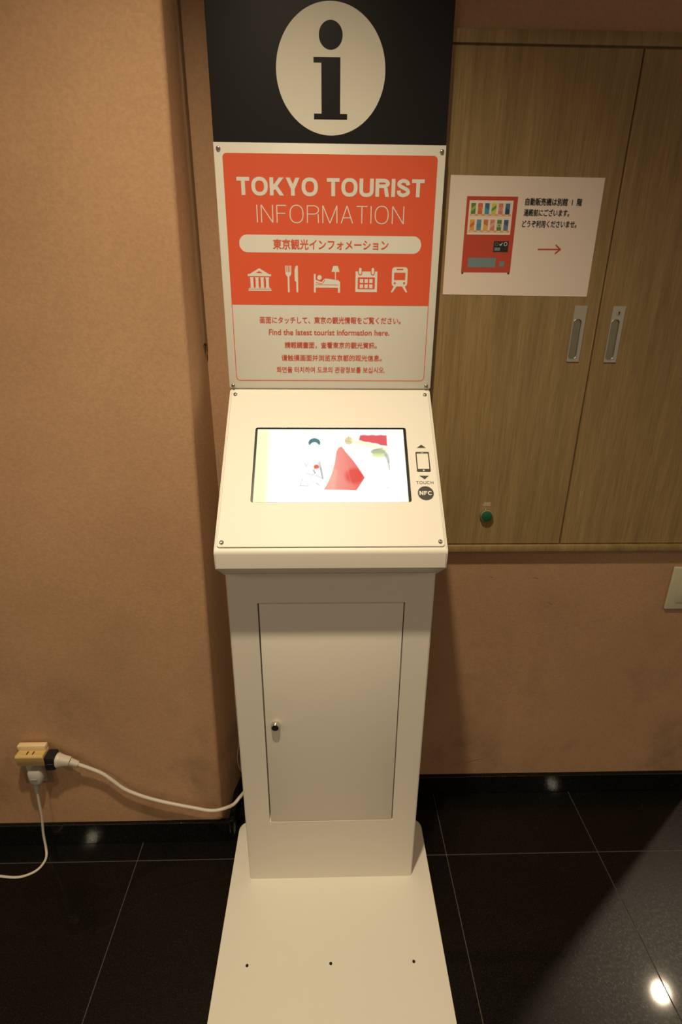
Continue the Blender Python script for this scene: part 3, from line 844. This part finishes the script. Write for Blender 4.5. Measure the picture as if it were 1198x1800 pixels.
F.add(rrect(x, z + .0412, .0130, .0026, .0012, 4), O, L + 1)
for s in (-1, 1): F.add(circle(x + s * .0092, z + .0165, .0021, 14), O, L + 1)
F.build('train_pictogram', pp, base=PB)

for body, x0, x1, zc, hh in (('画面にタッチして、東京の観光情報をご覧ください。', -0.1408, 0.1412, 1.3310, .0128),
                             ('Find the latest tourist information here.', -0.1235, 0.1192, 1.3080, .0108),
                             ('請輕觸畫面，查看東京的觀光資訊。', -0.0925, 0.0945, 1.2830, .0122),
                             ('请触摸画面并浏览东京都的观光信息。', -0.1000, 0.1055, 1.2580, .0122),
                             ('화면을 터치하여 도쿄의 관광정보를 보십시오.', -0.1105, 0.1126, 1.2343, .0118)):
    lettering('instruction_lettering', body, PFm, x0, x1, zc, Rd, pp, 0.018, PB + .0002, height=hh)
for u, v in ((-0.2013, 1.6205), (0.2025, 1.6205), (-0.2020, 1.2018), (0.2010, 1.2022)): screw(PFm, u, v, 0.0, pp)

# ================================================================== OUTLET, TAP AND CORDS
wo = empty('wall_outlet', (-0.734, WL, 0.276), 'brown wall outlet plate mostly hidden behind the yellow plug tap', 'outlet')
box('cover_plate', -0.7685, -0.7005, WL - 0.006, WL, 0.2165, 0.3360, MAT['plate'], wo, 0.0025, 2)
box('socket_insert', -0.7570, -0.7120, WL - 0.0075, WL - 0.005, 0.2260, 0.3240, MAT['grey'], wo, 0.0008, 1)

tap = empty('plug_tap', (-0.722, WL - 0.03, 0.31), 'aged yellow three-way plug tap with cream cap on the left wall', 'adapter')
prof = [(1.0325, 0.302), (1.0325, 0.3400), (1.0020, 0.3415), (0.9985, 0.3380), (1.0010, 0.3120), (1.0080, 0.3020)]
bm = prism_bm(prof, 'x', -0.7535, -0.6870)
bmesh.ops.bevel(bm, geom=bm.edges[:], offset=0.0012, segments=2, affect='EDGES')
fin(bm, 'tap_body', MAT['yellow'], tap, 40)
box('tap_cap', -0.7560, -0.6885, 1.0190, 1.0330, 0.3400, 0.3535, MAT['cream'], tap, 0.0015, 2)
for x in (-0.7275, -0.7135):
    box('slot', x - 0.0012, x + 0.0012, 1.0050, 1.0150, 0.3390, 0.3419, MAT['hole'], tap)
ad = empty('plug_adapter', (-0.674, 1.015, 0.315), 'small black adapter block pushed into the right side of the yellow tap', 'adapter')
box('adapter_body', -0.6866, -0.6640, 0.9990, 1.0300, 0.2960, 0.3340, MAT['blackp'], ad, 0.002, 2)
box('adapter_rib', -0.6840, -0.6660, 0.9975, 1.0000, 0.3120, 0.3165, MAT['blackp'], ad, 0.0008, 1)

# white power cord into the kiosk
pc = empty('power_cord', (-0.645, 1.012, 0.31), 'thick white power cord running from the black adapter to behind the kiosk', 'cord')
bm = bmesh.new()
def loft(secs, bm):
    """secs: (centre, half-depth y, half-height z) stations along x"""
    R = []
    for (cx, cy, cz), ry, rz in secs:
        R.append([bm.verts.new((cx + (0.25 * (q[1])), cy + q[0] * ry, cz + q[1] * rz)) for q in [(math.copysign(abs(cos(a)) ** .6, cos(a)), math.copysign(abs(sin(a)) ** .6, sin(a))) for a in [2 * pi * k / 20 for k in range(20)]]])
    for r in R:
        for v in r: pass
    for A_, B_ in zip(R, R[1:]):
        for k in range(20): bm.faces.new((A_[k], A_[(k + 1) % 20], B_[(k + 1) % 20], B_[k]))
    bm.faces.new(R[0]); bm.faces.new(R[-1][::-1]); return bm
def loft_path(secs, n=20):
    """secs: (centre, ra, rb) along any path; ra across the wall, rb in the vertical plane"""
    bm = bmesh.new(); R = []; C = [Vector(s[0]) for s in secs]
    for i, (c, ra, rb) in enumerate(secs):
        d = (C[min(i + 1, len(C) - 1)] - C[max(i - 1, 0)]).normalized()
        a = Vector((0, 1, 0)); a = (a - d * a.dot(d)).normalized(); b = d.cross(a)
        ring = []
        for k in range(n):
            t = 2 * pi * k / n; cc, ss = cos(t), sin(t)
            ring.append(bm.verts.new(C[i] + a * ra * math.copysign(abs(cc) ** .65, cc) + b * rb * math.copysign(abs(ss) ** .65, ss)))
        R.append(ring)
    for A_, B_ in zip(R, R[1:]):
        for k in range(n): bm.faces.new((A_[k], A_[(k + 1) % n], B_[(k + 1) % n], B_[k]))
    bm.faces.new(R[0][::-1]); bm.faces.new(R[-1]); return bm
bm = loft_path([((-.6640, 1.013, .3150), .0130, .0165), ((-.6600, 1.013, .3145), .0140, .0180), ((-.6570, 1.013, .3140), .0130, .0165),
                ((-.6480, 1.014, .3120), .0110, .0125), ((-.6370, 1.015, .3085), .0100, .0108), ((-.6345, 1.015, .3075), .0092, .0098)])
fin(bm, 'plug', MAT['ivory'], pc, 40)
secs = []
for k in range(9):
    t = k / 8; c = Vector((-.6345, 1.015, .3075)).lerp(Vector((-.6175, 1.017, .2965)), t)
    r = .0078 - .0018 * t + (.0009 if k % 2 else 0)
    secs.append((c, r, r))
fin(loft_path(secs, 14), 'strain_relief', MAT['ivory'], pc, 60)
path = smooth_path([(-.6175, 1.017, .2965), (-.592, 1.019, .2800), (-.5640, 1.020, .2607), (-.540, 1.020, .2340), (-.5152, 1.020, .2065), (-.475, 1.02, .1820), (-.4338, 1.020, .1643), (-.390, 1.02, .1500),
                    (-.3488, 1.020, .1381), (-.315, 1.02, .1285), (-.2908, 1.022, .1252), (-.268, 1.030, .1240), (-.2500, 1.046, .1180), (-.2360, 1.062, .1240), (-.2200, 1.064, .1450), (-.2075, 1.055, .1650)])
fin(tube_bm(path, 0.0044, 12), 'cord', MAT['cordw'], pc, 80)

# grey lower plug with thin cord down to the floor
p2 = empty('power_cord', (-0.722, 1.02, 0.25), 'thin white cord hanging from the grey lower plug and curling left on the floor', 'cord')
bm = loft_path([((-.7240, 1.0170, .2830), .0120, .0130), ((-.7240, 1.0165, .2800), .0150, .0165), ((-.7240, 1.0160, .2620), .0150, .0172), ((-.7248, 1.0160, .2470), .0140, .0150),
                ((-.7262, 1.0165, .2400), .0110, .0110), ((-.7268, 1.0165, .2375), .0080, .0080)])
fin(bm, 'plug', MAT['grey'], p2, 45)
box('plug_label', -.7325, -.7155, 0.9995, 1.0020, .2615, .2655, plain('plug_mark_grey', (.30, .28, .25), .5), p2, 0.0006, 1)
fin(loft_path([((-.7268, 1.0165, .2380), .0070, .0070), ((-.7300, 1.0165, .2250), .0062, .0062), ((-.7335, 1.017, .2080), .0044, .0044)], 14), 'strain_relief', MAT['grey'], p2, 60)
path = smooth_path([(-.7335, 1.017, .208), (-.7372, 1.018, .175), (-.7410, 1.018, .115), (-.7470, 1.016, .060), (-.7450, 1.009, .020), (-.7400, .997, .0055), (-.7370, .980, .0040), (-.7435, .960, .0036), (-.7600, .947, .0036), (-.7864, .9400, .0036), (-.8310, .9437, .0036), (-.90, .955, .0036)])
fin(tube_bm(path, 0.0031, 10), 'cord', MAT['cordw'], p2, 80)

# thin cable in the corner beside the kiosk
cc = empty('corner_cable', (-0.25, 1.172, 0.07), 'thin pale cable running down the wall corner left of the kiosk', 'cable')
path = smooth_path([(-.2468, 1.1755, 1.05), (-.2462, 1.1755, .90), (-.2470, 1.1750, .75), (-.2490, 1.175, .60), (-.2500, 1.1745, .45), (-.2510, 1.172, .32), (-.2495, 1.170, .24),
                    (-.2500, 1.168, .205), (-.2575 + .003, 1.160, .170), (-.2540, 1.158, .135), (-.2470, 1.160, .108)], 6)
fin(tube_bm(path, 0.0014, 8), 'cable', MAT['ccable'], cc, 80)
bm = loft_path([((-.2470, 1.160, .108), .0035, .0035), ((-.2440, 1.161, .096), .0065, .0055), ((-.2400, 1.162, .078), .0065, .0055)], 14)
fin(bm, 'cable_connector', MAT['blackp'], cc, 50)
